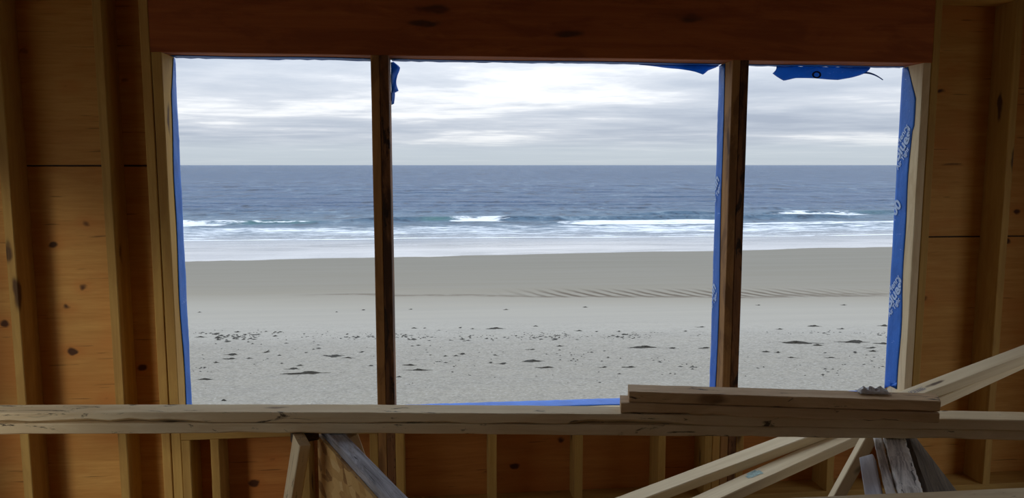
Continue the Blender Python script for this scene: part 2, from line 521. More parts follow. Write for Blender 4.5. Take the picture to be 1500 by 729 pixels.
def build_beach():
    ys = np.concatenate([np.linspace(0.2, 15, 40), np.linspace(15.2, 90, 420)])
    us = np.linspace(-1, 1, 420)
    Y, U = np.meshgrid(ys, us, indexing='ij')
    X = U * (18 + 1.0 * Y) + 0.2 * Y
    Z = beach_z(X, Y)
    q = Y + 0.1 * X
    dry = np.clip((40 - q) / 8, 0, 1)
    Z = Z + dry * ((fbm(X * 0.9, Y * 0.9, 4, 3) - 0.5) * 0.10 + (fbm(X * 4.0, Y * 4.0, 2, 9) - 0.5) * 0.05)
    # runnels across the ripple field
    rip = np.exp(-((q - 46.6) / 1.3) ** 2)
    Z = Z - rip * 0.03
    Z = Z + (fbm(X * 0.07, Y * 0.25, 3, 31) - 0.5) * 0.05
    me = grid_mesh('beach', np.stack([X, Y, Z], -1))
    m, N = new_mat('sand')
    tc = N.add('ShaderNodeTexCoord').outputs['Object']
    sp = N.add('ShaderNodeSeparateXYZ', None, Vector=tc)
    x, y, z = sp.outputs
    q = N.math('ADD', y, N.math('MULTIPLY', x, 0.1))
    wob = N.noise(N.mapping(tc, (0.06, 0.22, 1)), 1.0, 4.0, 0.55)
    qw = N.math('ADD', q, N.math('MULTIPLY', N.math('SUBTRACT', wob, 0.5), 5.0))
    qn = N.math('DIVIDE', qw, 80.0)
    col = N.ramp(qn, [(0.25, (0.285, 0.272, 0.240)), (0.345, (0.295, 0.282, 0.252)), (0.395, (0.325, 0.313, 0.285)),
                      (0.42, (0.350, 0.340, 0.315)), (0.50, (0.330, 0.318, 0.288)), (0.545, (0.290, 0.275, 0.240)),
                      (0.585, (0.245, 0.229, 0.194)), (0.62, (0.226, 0.213, 0.183)), (0.80, (0.205, 0.197, 0.172))])
    col = N.mix(1.0, col, (0.89, 0.862, 0.800), 'MULTIPLY')
    # broad tonal streaks parallel with the sea
    st = N.noise(N.mapping(tc, (0.05, 0.9, 1)), 1.0, 4.0, 0.6, 0.3)
    col = N.mix(N.math('MULTIPLY', N.sstep(st, 0.3, 0.75), 0.30), col, (0.235, 0.222, 0.195))
    # trampled texture on the dry sand
    dry = N.sstep(qw, 39.0, 30.0)
    tr = N.noise(N.mapping(tc, (2.4, 3.6, 1)), 1.0, 5.0, 0.65)
    fr = N.noise(N.mapping(tc, (9, 14, 1)), 1.0, 3.0, 0.6)
    col = N.mix(N.math('MULTIPLY', N.sstep(tr, 0.52, 0.34), N.math('MULTIPLY', dry, 0.5)), col, (0.19, 0.178, 0.152))
    col = N.mix(N.math('MULTIPLY', N.sstep(fr, 0.50, 0.30), N.math('MULTIPLY', dry, 0.55)), col, (0.15, 0.14, 0.12))
    col = N.mix(N.math('MULTIPLY', N.sstep(fr, 0.52, 0.70), N.math('MULTIPLY', dry, 0.4)), col, (0.42, 0.41, 0.38))
    # wrack specks: many crumbs of dark weed along two drift lines
    sk = N.noise(N.mapping(tc, (2.2, 5.5, 1)), 1.0, 4.0, 0.72, 0.4)
    b1 = N.math('MULTIPLY', N.sstep(qw, 30.5, 32.5), N.sstep(qw, 35.5, 33.5))
    b2 = N.math('MULTIPLY', N.sstep(qw, 24.5, 27.0), N.sstep(qw, 31.0, 28.5))
    bb = N.math('ADD', N.math('MULTIPLY', b1, 0.055), N.math('MULTIPLY', b2, 0.035))
    spk = N.sstep(N.math('ADD', sk, bb), 0.695, 0.725)
    col = N.mix(N.math('MULTIPLY', spk, N.math('MULTIPLY', dry, 0.75)), col, (0.07, 0.06, 0.048))
    # rippled patch: water-sorted dark grains in slanting troughs
    rx = N.mapping(tc, (1.9, 1.0, 1), rot=(0, 0, R(-38)))
    wv = N.add('ShaderNodeTexWave', {'wave_type': 'BANDS', 'bands_direction': 'X'}, Vector=rx, Scale=0.20, Distortion=2.5, Detail=3.0)
    wv.inputs['Detail Scale'].default_value = 1.4
    rband = N.math('MULTIPLY', N.sstep(q, 44.4, 45.4), N.sstep(q, 49.2, 46.4))
    rbx = N.math('MULTIPLY', N.sstep(x, 3.0, 9.0), N.sstep(x, 33.0, 20.0))
    rm = N.math('MULTIPLY', N.math('MULTIPLY', rband, rbx), N.sstep(wv.outputs[1], 0.55, 0.2))
    col = N.mix(N.math('MULTIPLY', rm, 0.9), col, (0.095, 0.075, 0.055))
    # thin dark seep line left of the ripples
    sl = N.math('MULTIPLY', N.sstep(N.math('ABSOLUTE', N.math('SUBTRACT', qw, 45.6)), 0.55, 0.05), N.sstep(x, -11.0, -5.0))
    sl = N.math('MULTIPLY', sl, N.sstep(N.noise(N.mapping(tc, (0.5, 2.5, 1)), 1.0, 4.0, 0.7), 0.38, 0.52))
    col = N.mix(N.math('MULTIPLY', sl, 0.8), col, (0.13, 0.108, 0.082))
    # the last run of water leaves a film; pale sky sheen put into its colour
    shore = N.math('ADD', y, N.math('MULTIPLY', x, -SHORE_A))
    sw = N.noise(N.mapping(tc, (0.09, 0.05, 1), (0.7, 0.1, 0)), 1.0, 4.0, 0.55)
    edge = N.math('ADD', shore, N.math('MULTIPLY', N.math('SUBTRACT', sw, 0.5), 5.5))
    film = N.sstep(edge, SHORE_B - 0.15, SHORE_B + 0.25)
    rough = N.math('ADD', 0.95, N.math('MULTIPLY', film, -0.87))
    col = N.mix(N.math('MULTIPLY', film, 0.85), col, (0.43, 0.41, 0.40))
    bh = N.math('ADD', N.math('MULTIPLY', tr, 1.0), N.math('MULTIPLY', fr, 0.35))
    bh = N.math('MULTIPLY', bh, N.math('ADD', N.math('MULTIPLY', dry, 1.0), 0.02))
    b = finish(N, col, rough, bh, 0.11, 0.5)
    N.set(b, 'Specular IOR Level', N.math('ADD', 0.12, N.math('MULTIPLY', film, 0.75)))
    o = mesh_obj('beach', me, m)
    tag(o, 'wide pale sand beach between the house and the sea', 'beach', kind='structure')
    return o


def build_sea():
    H = 1.6 - ZW
    ang = np.concatenate([np.linspace(R(7.6), R(3.0), 420), np.linspace(R(2.98), R(0.12), 190)])
    D = np.concatenate([H / np.tan(ang), [6000, 9000, 16000, 40000]])
    ys = D - 3.3
    us = np.linspace(-0.85, 1.15, 560)
    Y, U = np.meshgrid(ys, us, indexing='ij')
    X = U * (Y + 3.3)
    Z = np.zeros_like(X)
    F = np.zeros_like(X)
    G = np.zeros_like(X)

    def win(x, a, b, s):
        return 1 / (1 + np.exp(-(x - a) / s)) * 1 / (1 + np.exp((x - b) / s))

    def ridge(yc, xa, xb, amp, back=3.2, front=0.9, soft=2.0):
        nonlocal Z
        d = Y - yc
        prof = np.where(d > 0, np.exp(-(d / back) ** 2), np.exp(-(d / front) ** 2))
        Z = Z + amp * prof * win(X, xa, xb, soft)

    def foam(yc, xa, xb, half, val=1.0, soft=1.5, skew=0.0):
        nonlocal F
        d = Y + RAG - yc - skew + half * 0.5
        prof = np.where(d < 0, np.exp(-(d / (half * 0.35)) ** 2), np.exp(-(d / (half * 1.7)) ** 2))
        F = np.maximum(F, val * prof * win(X + RAGX, xa, xb, soft))

    def green(yc, xa, xb, half, val=1.0, soft=1.5):
        nonlocal G
        d = Y - yc
        G = np.maximum(G, val * np.exp(-(d / half) ** 2) * win(X, xa, xb, soft))
    RAG = (fbm(X * 0.35, Y * 0.35, 3, 51) - 0.5) * 2.0
    RAGX = (fbm(X * 0.2, Y * 0.6, 3, 52) - 0.5) * 9.0
    w1 = (fbm(X * 0.06, X * 0 + 1.3, 3, 5) - 0.5) * 6
    w2 = (fbm(X * 0.05, X * 0 + 7.7, 3, 8) - 0.5) * 6
    # breaker rolling in on the left, with a green face
    ridge(113.5 + w1, -60, -18, 0.55)
    foam(111.5 + w1, -70, -30, 4.0, 0.9)
    foam(113.4 + w1, -30, -20, 0.7, 0.75)
    green(112.6 + w1, -31, -19, 1.3)
    # the middle wave: dark shoulder, curling lip, white water
    ridge(117.5 + w2, -14, 70, 0.60)
    green(116.6 + w2, -2.5, 3.0, 1.3, 1.0, 0.6)
    foam(115.8 + w2, 1.5, 11.0, 2.9, 1.0, 0.6)
    foam(109.5 + w2, 18.5, 46, 3.6, 1.0, 1.0)
    ridge(110.5 + w2, 17, 46, 0.35)
    foam(112.0 + w2, 24, 42, 3.2, 0.72, 2.0)
    # outer wave on the right
    ridge(127 + w1, 34, 52, 0.65)
    ridge(126 + w2 * 0.6, 58, 92, 0.60)
    foam(124.5 + w2 * 0.6, 60, 75, 2.6, 1.0, 1.2)
    green(125.5 + w2 * 0.6, 75, 81, 1.6, 0.5, 1.0)
    foam(106.5 + w1, 44, 84, 2.4, 0.88, 2.0)
    foam(118 + w1, 52, 64, 1.5, 0.55, 2.0)
    # broken water between the breakers and the wash
    churn = np.exp(-((Y - 99) / 9.0) ** 4)
    F = np.maximum(F, churn * (0.46 + 0.36 * fbm(X * 0.10, Y * 0.35, 3, 12)))
    # the thin foam front sliding up the beach
    front = 87.6 + (fbm(X * 0.045, X * 0 + 3.1, 3, 21) - 0.5) * 5.0
    foam(front + RAG * 0.8, -300, 300, 0.6, 0.92)
    F = np.maximum(F, 0.5 * np.exp(-((Y - front - 2.4) / 2.6) ** 2))
    front2 = 79.0 + (fbm(X * 0.035, X * 0 + 9.4, 3, 24) - 0.5) * 7.0
    F = np.maximum(F, 0.42 * np.exp(-((Y - front2) / 0.35) ** 2) * win(X, -60, 8, 4))
    # swell further out
    for yc, a, s in ((134, .28, 1), (146, .34, 2), (160, .36, 3), (178, .42, 4), (200, .45, 5), (228, .5, 6), (262, .5, 7), (305, .55, 8)):
        k = fbm(X * 0.018 * 120 / yc, X * 0 + s * 3.3, 3, 40 + s)
        ridge(yc + (k - 0.5) * yc * 0.16, -900, 900, a * 0.9, back=0.035 * yc, front=0.014 * yc)
    Z = Z + (fbm(X * 0.16, Y * 0.30, 3, 77) - 0.5) * 0.22 * np.clip((Y - 90) / 30, 0, 1) * np.clip((900 - Y) / 500, 0, 1)
    P = np.stack([X, Y, Z + ZW], -1)
    me = grid_mesh('sea', P)
    for nm, A in (('foam', F), ('green', G)):
        at = me.attributes.new(nm, 'FLOAT', 'POINT')
        at.data.foreach_set('value', A.astype(np.float32).ravel())
    m, N = new_mat('sea_water')
    tc = N.add('ShaderNodeTexCoord').outputs['Object']
    sp = N.add('ShaderNodeSeparateXYZ', None, Vector=tc)
    x, y, z = sp.outputs
    fo = N.add('ShaderNodeAttribute', {'attribute_name': 'foam'}).outputs['Fac']
    gr = N.add('ShaderNodeAttribute', {'attribute_name': 'green'}).outputs['Fac']
    n1 = N.noise(N.mapping(tc, (0.22, 0.85, 1)), 1.0, 6.0, 0.68, 0.5)
    n2 = N.noise(N.mapping(tc, (0.9, 3.2, 1)), 1.0, 4.0, 0.65)
    nn = N.math('ADD', N.math('MULTIPLY', n1, 0.65), N.math('MULTIPLY', n2, 0.35))
    fm = N.sstep(N.math('ADD', N.math('MULTIPLY', fo, 0.95), N.math('MULTIPLY', N.math('SUBTRACT', nn, 0.5), 2.6)), 0.40, 0.80)
    # occasional whitecap flecks
    far = N.sstep(y, 120.0, 160.0)
    near = N.sstep(y, 105.0, 74.0)
    deep = N.mix(far, (0.045, 0.090, 0.135), (0.028, 0.066, 0.135))
    wash = N.noise(N.mapping(tc, (0.05, 0.22, 1), rot=(0, 0, 0.10)), 1.0, 5.0, 0.6, 0.8)
    base = N.mix(near, deep, N.ramp(wash, [(0.36, (0.235, 0.235, 0.235)), (0.47, (0.37, 0.365, 0.36)), (0.6, (0.46, 0.45, 0.44))]))  # near-shore water paled: sky reflection put into the base colour
    # darker and lighter chop: wavelet shading put into the water colour
    ch = N.noise(N.mapping(tc, (0.03, 0.16, 1)), 1.0, 5.0, 0.65, 0.4)
    base = N.mix(N.math('MULTIPLY', N.sstep(ch, 0.40, 0.66), N.math('SUBTRACT', 0.55, N.math('MULTIPLY', near, 0.5))), base, (0.065, 0.120, 0.185))
    k1 = N.noise(N.mapping(tc, (0.34, 0.20, 1)), 1.0, 4.0, 0.7, 0.4)
    k2 = N.noise(N.mapping(tc, (0.15, 0.048, 1)), 1.0, 5.0, 0.72, 0.4)
    k3 = N.noise(N.mapping(tc, (0.060, 0.009, 1)), 1.0, 6.0, 0.75, 0.4)
    kk = N.mix(N.sstep(y, 130.0, 260.0), k1, N.mix(N.sstep(y, 350.0, 900.0), k2, k3))
    kk = N.math('ADD', kk, 0.0)
    offsh = N.sstep(y, 96.0, 112.0)
    base = N.mix(N.math('MULTIPLY', N.sstep(kk, 0.49, 0.36), N.math('MULTIPLY', offsh, 0.75)), base, (0.008, 0.022, 0.046))
    base = N.mix(N.math('MULTIPLY', N.sstep(kk, 0.53, 0.68), N.math('MULTIPLY', offsh, 0.7)), base, (0.16, 0.225, 0.28))
    base = N.mix(N.math('MULTIPLY', gr, N.sstep(n1, 0.30, 0.55)), base, (0.050, 0.125, 0.130))
    col = N.mix(N.math('MULTIPLY', fm, 0.92), base, (0.70, 0.735, 0.76))
    # ripples at several scales
    w1_ = N.noise(N.mapping(tc, (0.55, 1.5, 1)), 1.0, 4.0, 0.6, 0.4)
    w2_ = N.noise(N.mapping(tc, (0.05, 0.20, 1)), 1.0, 5.0, 0.65, 0.3)
    w3_ = N.noise(N.mapping(tc, (0.012, 0.05, 1)), 1.0, 6.0, 0.7, 0.3)
    hgt = N.math('ADD', N.math('MULTIPLY', w1_, 0.30),
                 N.math('ADD', N.math('MULTIPLY', w2_, N.math('MULTIPLY', far, 3.6)),
                        N.math('MULTIPLY', w3_, N.math('MULTIPLY', N.sstep(y, 250.0, 600.0), 8.0))))
    hgt = N.math('MULTIPLY', hgt, N.math('SUBTRACT', 1.0, N.math('MULTIPLY', near, 0.93)))
    rough = N.math('ADD', 0.34, N.math('ADD', N.math('MULTIPLY', near, -0.22), N.math('MULTIPLY', fm, 0.5)))
    finish(N, col, rough, hgt, 1.0, 0.25, {'IOR': 1.333})
    o = mesh_obj('sea', me, m)
    tag(o, 'grey blue sea with lines of white breakers below the overcast sky', 'sea', kind='structure')
    return o


beach = build_beach()
sea = build_sea()


def build_ground():
    ys = np.concatenate([np.linspace(-70, -6, 40), np.linspace(-5.5, 0.35, 20)])
    xs = np.linspace(-70, 70, 90)
    Y, X = np.meshgrid(ys, xs, indexing='ij')
    Z = -0.75 + (fbm(X * 0.3, Y * 0.3, 3, 2) - 0.5) * 0.12
    me = grid_mesh('ground', np.stack([X, Y, Z], -1))
    o = mesh_obj('ground', me, plain('sandy_ground', (0.36, 0.33, 0.27), 0.95, 0.8, 0.25, 0.1, 0.02))
    tag(o, 'sandy ground around the unfinished house', 'ground', kind='structure')


build_ground()

# ------------------------------------------------------------------ the house shell
XL, XR, YB = -2.35, 3.15, -6.2
HDR, PLATE, SILL = 2.063, 2.35, 0.478
SD, T = 0.140, 0.038          # stud depth and thickness

wall = tag(empty('wall_front'), 'unfinished stud wall with plywood sheathing around the window openings', 'wall', kind='structure')


def stud(x0, z0=T, z1=PLATE, mat='stud', name='stud', w=T, **kw):
    return box_board(name, x0, x0 + w - 0.0008, 0.0, SD, z0, z1, M[mat], wall, 'z', **kw)


box_board('bottom_plate', XL, XR, 0, SD, 0, T, M['stud'], wall, 'x')
box_board('top_plate', XL, XR, 0, SD, PLATE, PLATE + T, M['stud'], wall, 'x')
box_board('top_plate', XL, XR, 0, SD, PLATE + T, PLATE + 2 * T, M['stud'], wall, 'x')
for x in (-2.35, -2.195, -1.793, -1.393, 2.655, 3.06, 3.112):
    stud(x)
stud(-1.211, name='king_stud')
stud(2.256, name='king_stud')
stud(-1.170, z1=HDR, name='trimmer_stud', w=0.041)
stud(2.2165, z1=HDR, name='trimmer_stud', mat='trimmer')
# mullion posts run from plate to header
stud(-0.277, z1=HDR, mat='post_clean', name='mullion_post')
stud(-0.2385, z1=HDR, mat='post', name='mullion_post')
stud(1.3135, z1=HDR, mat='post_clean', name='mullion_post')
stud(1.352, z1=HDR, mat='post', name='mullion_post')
# the deep header over all three openings
box_board('header', -1.172, 2.2555, 0.0, 0.069, HDR, PLATE - 0.0005, M['header'], wall, 'x', seg=16)
box_board('header', -1.172, 2.2555, 0.071, SD, HDR, PLATE - 0.0005, M['header'], wall, 'x', seg=16)
# double sill in each opening
for x0, x1 in ((-1.129, -0.277), (-0.201, 1.313), (1.390, 2.216)):
    box_board('sill_plate', x0, x1, 0, SD, SILL - T, SILL, M['lumber_pale'], wall, 'x')
    box_board('sill_plate', x0, x1, 0, SD, SILL - 2 * T, SILL - T - 0.0006, M['stud'], wall, 'x')
for x in (-1.129, -1.007, -0.62, -0.3155, -0.201, 0.219, 0.619, 1.012, 1.236, 1.2745, 1.390, 1.845, 2.178):
    stud(x, z1=SILL - 2 * T - 0.0005, name='cripple_stud')
# plywood sheathing, sheet by sheet
SY0, SY1 = SD, SD + 0.0125


def sheet(x0, x1, z0, z1, mat='ply'):
    return box_board('sheathing_sheet', x0 + 0.0012, x1 - 0.0012, SY0, SY1, z0 + 0.0012, z1 - 0.0012, M[mat], wall, 'x', bev=0.001, seg=4)


sheet(XL, -1.1290, 0, 1.5945)
sheet(XL, -1.1290, 1.5990, 2.43)
sheet(2.2165, XR, 0, 1.2480)
sheet(2.2165, XR, 1.2520, 2.43)
sheet(-1.1290, 0.2380, 0, SILL, 'ply_red')
sheet(0.2380, 1.371, 0, SILL, 'ply_red')
sheet(1.371, 2.2165, 0, SILL, 'ply_red')
sheet(-1.1290, 0.64, HDR, 2.43, 'ply_red')
sheet(0.64, 2.2165, HDR, 2.43, 'ply_red')
for x0, x1 in ((XL, -1.129), (2.2165, XR)):
    box_board('seam_light_block', x0, x1, SY1, SY1 + 0.002, 0, 2.43, M['kelp'], wall, 'x', bev=0.0005, seg=2)  # unseen dark sheet added to keep sky light out of the seams
sheet(-0.277, -0.201, SILL, HDR)
sheet(1.3135, 1.390, SILL, HDR)


def slab(name, x0, x1, y0, y1, z0, z1, mat, label, cat):
    vs = [(x, y, z) for x in (x0, x1) for y in (y0, y1) for z in (z0, z1)]
    fs = [(0, 1, 3, 2), (4, 6, 7, 5), (0, 4, 5, 1), (2, 3, 7, 6), (0, 2, 6, 4), (1, 5, 7, 3)]
    o = mesh_obj(name, pyd(name, vs, fs), mat)
    return tag(o, label, cat, kind='structure')


slab('floor', XL, XR, YB, SY1, -0.75, -0.001, M['subfloor'], 'plywood subfloor of the unfinished room', 'floor')
slab('ceiling', XL - 0.3, XR + 0.3, YB - 0.3, SY1 + 0.02, 2.4275, 2.60, M['ceiling'], 'dark board ceiling over the unfinished room', 'ceiling')


# side walls with wide open bays that let the daylight in; closed back wall
def side_wall(name, x0, x1, openings, label):
    w = tag(empty(name), label, 'wall', kind='structure')
    ys = [YB]
    for a, b in openings:
        ys += [a, b]
    ys.append(SY1)
    for i in range(0, len(ys), 2):
        if ys[i + 1] - ys[i] > 0.02:
            box_board('sheathing_sheet', x0, x1, ys[i], ys[i + 1], 0.0, 2.427, M['ply'], w, 'y', seg=2)
    for a, b in openings:
        box_board('header', x0, x1, a, b, OPEN_TOP, 2.427, M['ply'], w, 'y', seg=2)
    return w


OPEN_TOP = 1.93
LEFT_OPEN = [(-2.5, -0.55)]
RIGHT_OPEN = [(-1.85, -0.56)]
side_wall('wall_left', XL - 0.10, XL, LEFT_OPEN, 'unfinished side wall with an open bay beyond the studs')
side_wall('wall_right', XR, XR + 0.10, RIGHT_OPEN, 'unfinished side wall behind the leaning boards')
wb = tag(empty('wall_back'), 'unfinished rear wall closed with plywood sheets', 'wall', kind='structure')
for x0, x1 in ((XL, XL + 1.2), (-1.15, 0.05), (0.05, 1.25), (1.25, 2.45), (2.45, XR)):
    box_board('sheathing_sheet', x0, x1, YB - 0.1, YB, 0, 2.427, M['ply'], wb, 'z', seg=2)
box_board('header', XL, XR, YB - 0.2, YB - 0.101, 2.1, 2.427, M['ply'], wb, 'x', seg=2)

for a, b in LEFT_OPEN:
    portal((XL - 0.05, (a + b) / 2, OPEN_TOP / 2), (0, R(-90), 0), OPEN_TOP, b - a)
for a, b in RIGHT_OPEN:
    portal((XR + 0.05, (a + b) / 2, OPEN_TOP / 2), (0, R(90), 0), OPEN_TOP, b - a)
portal(((-1.13 + 2.22) / 2, 0.2, (SILL + HDR) / 2), (R(-90), 0, 0), 3.35, HDR - SILL)

# ------------------------------------------------------------------ window openings and their blue membrane
W1 = tag(empty('window_1'), 'unglazed window opening between the plywood wall and the slim brown mullion', 'window', kind='structure')
W2 = tag(empty('window_2'), 'wide unglazed middle window opening with blue membrane on its sill', 'window', kind='structure')
W3 = tag(empty('window_3'), 'unglazed window opening with lettered blue membrane down its jamb', 'window', kind='structure')


def solid(o, th=0.0016):
    md = o.modifiers.new('thickness', 'SOLIDIFY')
    md.thickness = th
    md.offset = 0.0
    md.use_even_offset = False
    return o


def jamb_strip(win, X, side, z0, z1, edge, seed, wr=0.0025, label=None, cols=7, bot_cut=0.0):
    """Membrane stuck on a jamb face at X; side=+1 lies on the +x side of that face. edge(z) is how far it reaches inward."""
    rg = random.Random(seed)
    rows = max(24, int((z1 - z0) / 0.025))
    P = np.zeros((rows + 1, cols + 2, 3))
    for i in range(rows + 1):
        z = z0 + (z1 - z0) * i / rows
        e = edge(z)
        for j in range(cols + 2):
            if j <= cols:
                t = j / cols
                y = e + (0.156 - e) * t
                off = 0.0012 + wr * (0.5 + 0.5 * math.sin(z * 21 + j * 0.9 + seed)) * rg.uniform(0.2, 1.0) * (0.4 + t * 0.6)
                zz = z + (bot_cut * (1 - t) if i == 0 else 0)
                P[i, j] = (X + side * off, y, zz)
            else:
                P[i, j] = (X - side * 0.03, 0.158 + 0.002 * rg.random(), z)
    me = grid_mesh('flashing_membrane', P)
    o = mesh_obj('flashing_membrane', me, M['membrane'], win)
    solid(o)
    if label:
        o['label'] = label
    return o


def lettering(parent, lines, origin, uax, vax, clip, mat='print'):
    """Printed words laid on the plane origin + a*uax + b*vax, trimmed to clip = [(point, normal) ...] that is kept on the + side."""
    uax, vax = Vector(uax).normalized(), Vector(vax).normalized()
    nz = uax.cross(vax)
    bm_all = bmesh.new()
    for txt, size, dx, dy, bold in lines:
        cu = bpy.data.curves.new('lettering', 'FONT')
        cu.body = txt
        cu.size = size
        cu.offset = 0.0012 * bold
        cu.resolution_u = 3
        tmp = bpy.data.objects.new('lettering', cu)
        COL.objects.link(tmp)
        dg = bpy.context.evaluated_depsgraph_get()
        me = bpy.data.meshes.new_from_object(tmp.evaluated_get(dg))
        mat_w = Matrix((uax, vax, nz)).transposed().to_4x4()
        mat_w.translation = Vector(origin) + uax * dx + vax * dy
        me.transform(mat_w)
        bm_all.from_mesh(me)
        bpy.data.meshes.remove(me)
        bpy.data.objects.remove(tmp)
        bpy.data.curves.remove(cu)
    for pt, nr in clip:
        geom = bm_all.verts[:] + bm_all.edges[:] + bm_all.faces[:]
        bmesh.ops.bisect_plane(bm_all, geom=geom, plane_co=pt, plane_no=[-c for c in nr], clear_outer=True)
    me = bpy.data.meshes.new('lettering')
    bm_all.to_mesh(me)
    bm_all.free()
    o = mesh_obj('lettering', me, M[mat], parent)
    return o


def wavy(base, amp, seed):
    return lambda z: base + amp * (math.sin(z * 3.1 + seed) * 0.6 + math.sin(z * 7.3 + seed * 2.1) * 0.4)


def left_edge(z):
    e = 0.076 + 0.010 * math.sin(z * 4.0) + 0.006 * math.sin(z * 11)
    if z > 1.9:
        e += (z - 1.9) * 0.35
    return min(e, 0.150)


jamb_strip(W1, -1.129, 1, SILL + 0.002, HDR - 0.004, left_edge, 3, label='blue membrane strip down the jamb', bot_cut=0.03)


def right_edge(z):
    e = 0.058 + 0.006 * math.sin(z * 5.0 + 1) + 0.004 * math.sin(z * 13)
    if z > 1.93:
        e += (z - 1.93) * 0.45
    if z > 1.78 and z <= 1.93:
        e -= 0.010
    return e


rj = jamb_strip(W3, 2.2165, -1, SILL + 0.012, HDR - 0.004, right_edge, 5, wr=0.0018, label='wide blue membrane strip printed with pale lettering', bot_cut=0.06)
XP = 2.2165 - 0.0050
RCLIP = [((XP, 0.066, 0), (0, 1, 0)), ((XP, 0.154, 0), (0, -1, 0))]


def print_block(parent, xp, zc, clip, flip=1, part='full'):
    # baseline climbs the strip: u runs outward-to-inward and up, the words are trimmed by the strip's edges
    if flip > 0:   # face looks towards -x (right-hand jambs): outward edge is drawn on the left
        u = Vector((0, -0.62, 0.78))
        v = Vector((0, 0.78, 0.62))
    else:
        u = Vector((0, 0.62, 0.78))
        v = Vector((0, -0.78, 0.62))
    if part == 'full':
        lines = [('Henry', 0.044, 0.060, 0.046, 1), ('Blueskin', 0.074, 0.0, 0.0, 2.2), ('Air Tight', 0.034, -0.026, -0.030, 0.8)]
    elif part == 'num':
        lines = [('100', 0.074, -0.03, 0.0, 2.2)]
    else:
        lines = [('skin', 0.074, -0.050, 0.0, 2.2), ('Air Tight', 0.032, -0.06, -0.036, 0.8)]
    lettering(parent, lines, (xp, 0.148, zc), u, v, clip)


print_block(rj, XP, 1.615, RCLIP)
print_block(rj, XP, 1.345, RCLIP, part='num')
print_block(rj, XP, 0.895, RCLIP)

mj = jamb_strip(W2, 1.3135, -1, SILL + 0.004, HDR - 0.004, wavy(0.078, 0.012, 2.0), 8, label='blue membrane strip on the mullion')
XM = 1.3135 - 0.0050
MCLIP = [((XM, 0.094, 0), (0, 1, 0)), ((XM, 0.154, 0), (0, -1, 0))]
print_block(mj, XM, 1.48, MCLIP, part='tail')
print_block(mj, XM, 0.97, MCLIP, part='tail')


def sill_strip(win, x0, x1, seed, e0, e1, label):
    rg = random.Random(seed)
    n = int((x1 - x0) / 0.025)
    P = np.zeros((n + 1, 7, 3))
    for i in range(n + 1):
        t = i / n
        e = e0 + (e1 - e0) * t + 0.004 * math.sin(t * 19 + seed)
        for j in range(7):
            x = x0 + (x1 - x0) * t
            if j < 6:
                y = e + (0.156 - e) * j / 5
                P[i, j] = (x, y, SILL + 0.0022 + 0.0022 * rg.random() * (j / 5))
            else:
                P[i, j] = (x, 0.158, SILL - 0.05)
    o = mesh_obj('sill_membrane', grid_mesh('sill_membrane', P), M['membrane'], win)
    solid(o)
    o['label'] = label
    return o


sill_strip(W2, -0.199, 1.311, 2, 0.100, 0.036, 'blue membrane strip along the sill')
sill_strip(W1, -1.127, -0.279, 4, 0.11, 0.125, 'blue membrane strip along the sill')
sill_strip(W3, 1.392, 2.212, 6, 0.09, 0.08, 'blue membrane strip along the sill')


# membrane under the header, with loose flaps that hang down
def head_strip(win, x0, x1, seed, e):
    rg = random.Random(seed)
    n = int((x1 - x0) / 0.03)
    P = np.zeros((n + 1, 6, 3))
    for i in range(n + 1):
        t = i / n
        for j in range(6):
            y = e + 0.01 * math.sin(t * 9 + seed) + (0.156 - e) * j / 5
            P[i, j] = (x0 + (x1 - x0) * t, min(y, 0.157), HDR - 0.0018 - 0.0035 * rg.random() * j / 5)
    o = mesh_obj('head_membrane', grid_mesh('head_membrane', P), M['membrane'], win)
    solid(o)
    return o


head_strip(W1, -1.12, -0.285, 11, 0.085)
head_strip(W2, -0.195, 1.305, 12, 0.100)
head_strip(W3, 1.395, 2.20, 13, 0.110)


def flap(win, pts_low, x0, x1, seed, curl=0.03, top=HDR - 0.004, name='membrane_flap', label=None, y0=0.150):
    """Loose film hanging from the head; pts_low = [(t, drop)] gives the ragged lower edge."""
    rg = random.Random(seed)
    n, m = 40, 8
    ts, ds = zip(*pts_low)
    P = np.zeros((m + 1, n + 1, 3))
    for i in range(n + 1):
        t = i / n
        d = float(np.interp(t, ts, ds))
        for j in range(m + 1):
            s = j / m
            P[j, i] = (x0 + (x1 - x0) * t + 0.004 * math.sin(s * 3 + t * 8), y0 + curl * s * s + 0.010 * s * math.sin(t * 11 + seed), top - d * s)
    o = mesh_obj(name, grid_mesh(name, P), M['membrane_loose'], win)
    solid(o)
    if label:
        o['label'] = label
    return o


f3 = flap(W3, [(0, 0.028), (0.06, 0.045), (0.13, 0.062), (0.24, 0.050), (0.45, 0.050), (0.7, 0.055), (0.84, 0.045), (0.93, 0.034), (1, 0.022)],
          1.585, 2.045, 1, label='loose blue membrane flap hanging from the header')
# the tail of the flap, a thin curl of film
tail = []
for i in range(15):
    t = i / 14
    tail.append((2.03 + 0.10 * t, 0.165 + 0.01 * t, HDR - 0.026 - 0.032 * t * t))
vs, fs = [], []
for i, (a, b, c) in enumerate(tail):
    w = 0.004 * (1 - i / 15) + 0.0006
    vs += [(a, b - 0.004, c - w), (a, b - 0.004, c + w), (a, b + 0.004, c + w), (a, b + 0.004, c - w)]
for i in range(14):
    for k in range(4):
        fs.append((i * 4 + k, i * 4 + (k + 1) % 4, i * 4 + 4 + (k + 1) % 4, i * 4 + 4 + k))
mesh_obj('flap_tail', pyd('flap_tail', vs, fs, True), M['membrane'], W3)
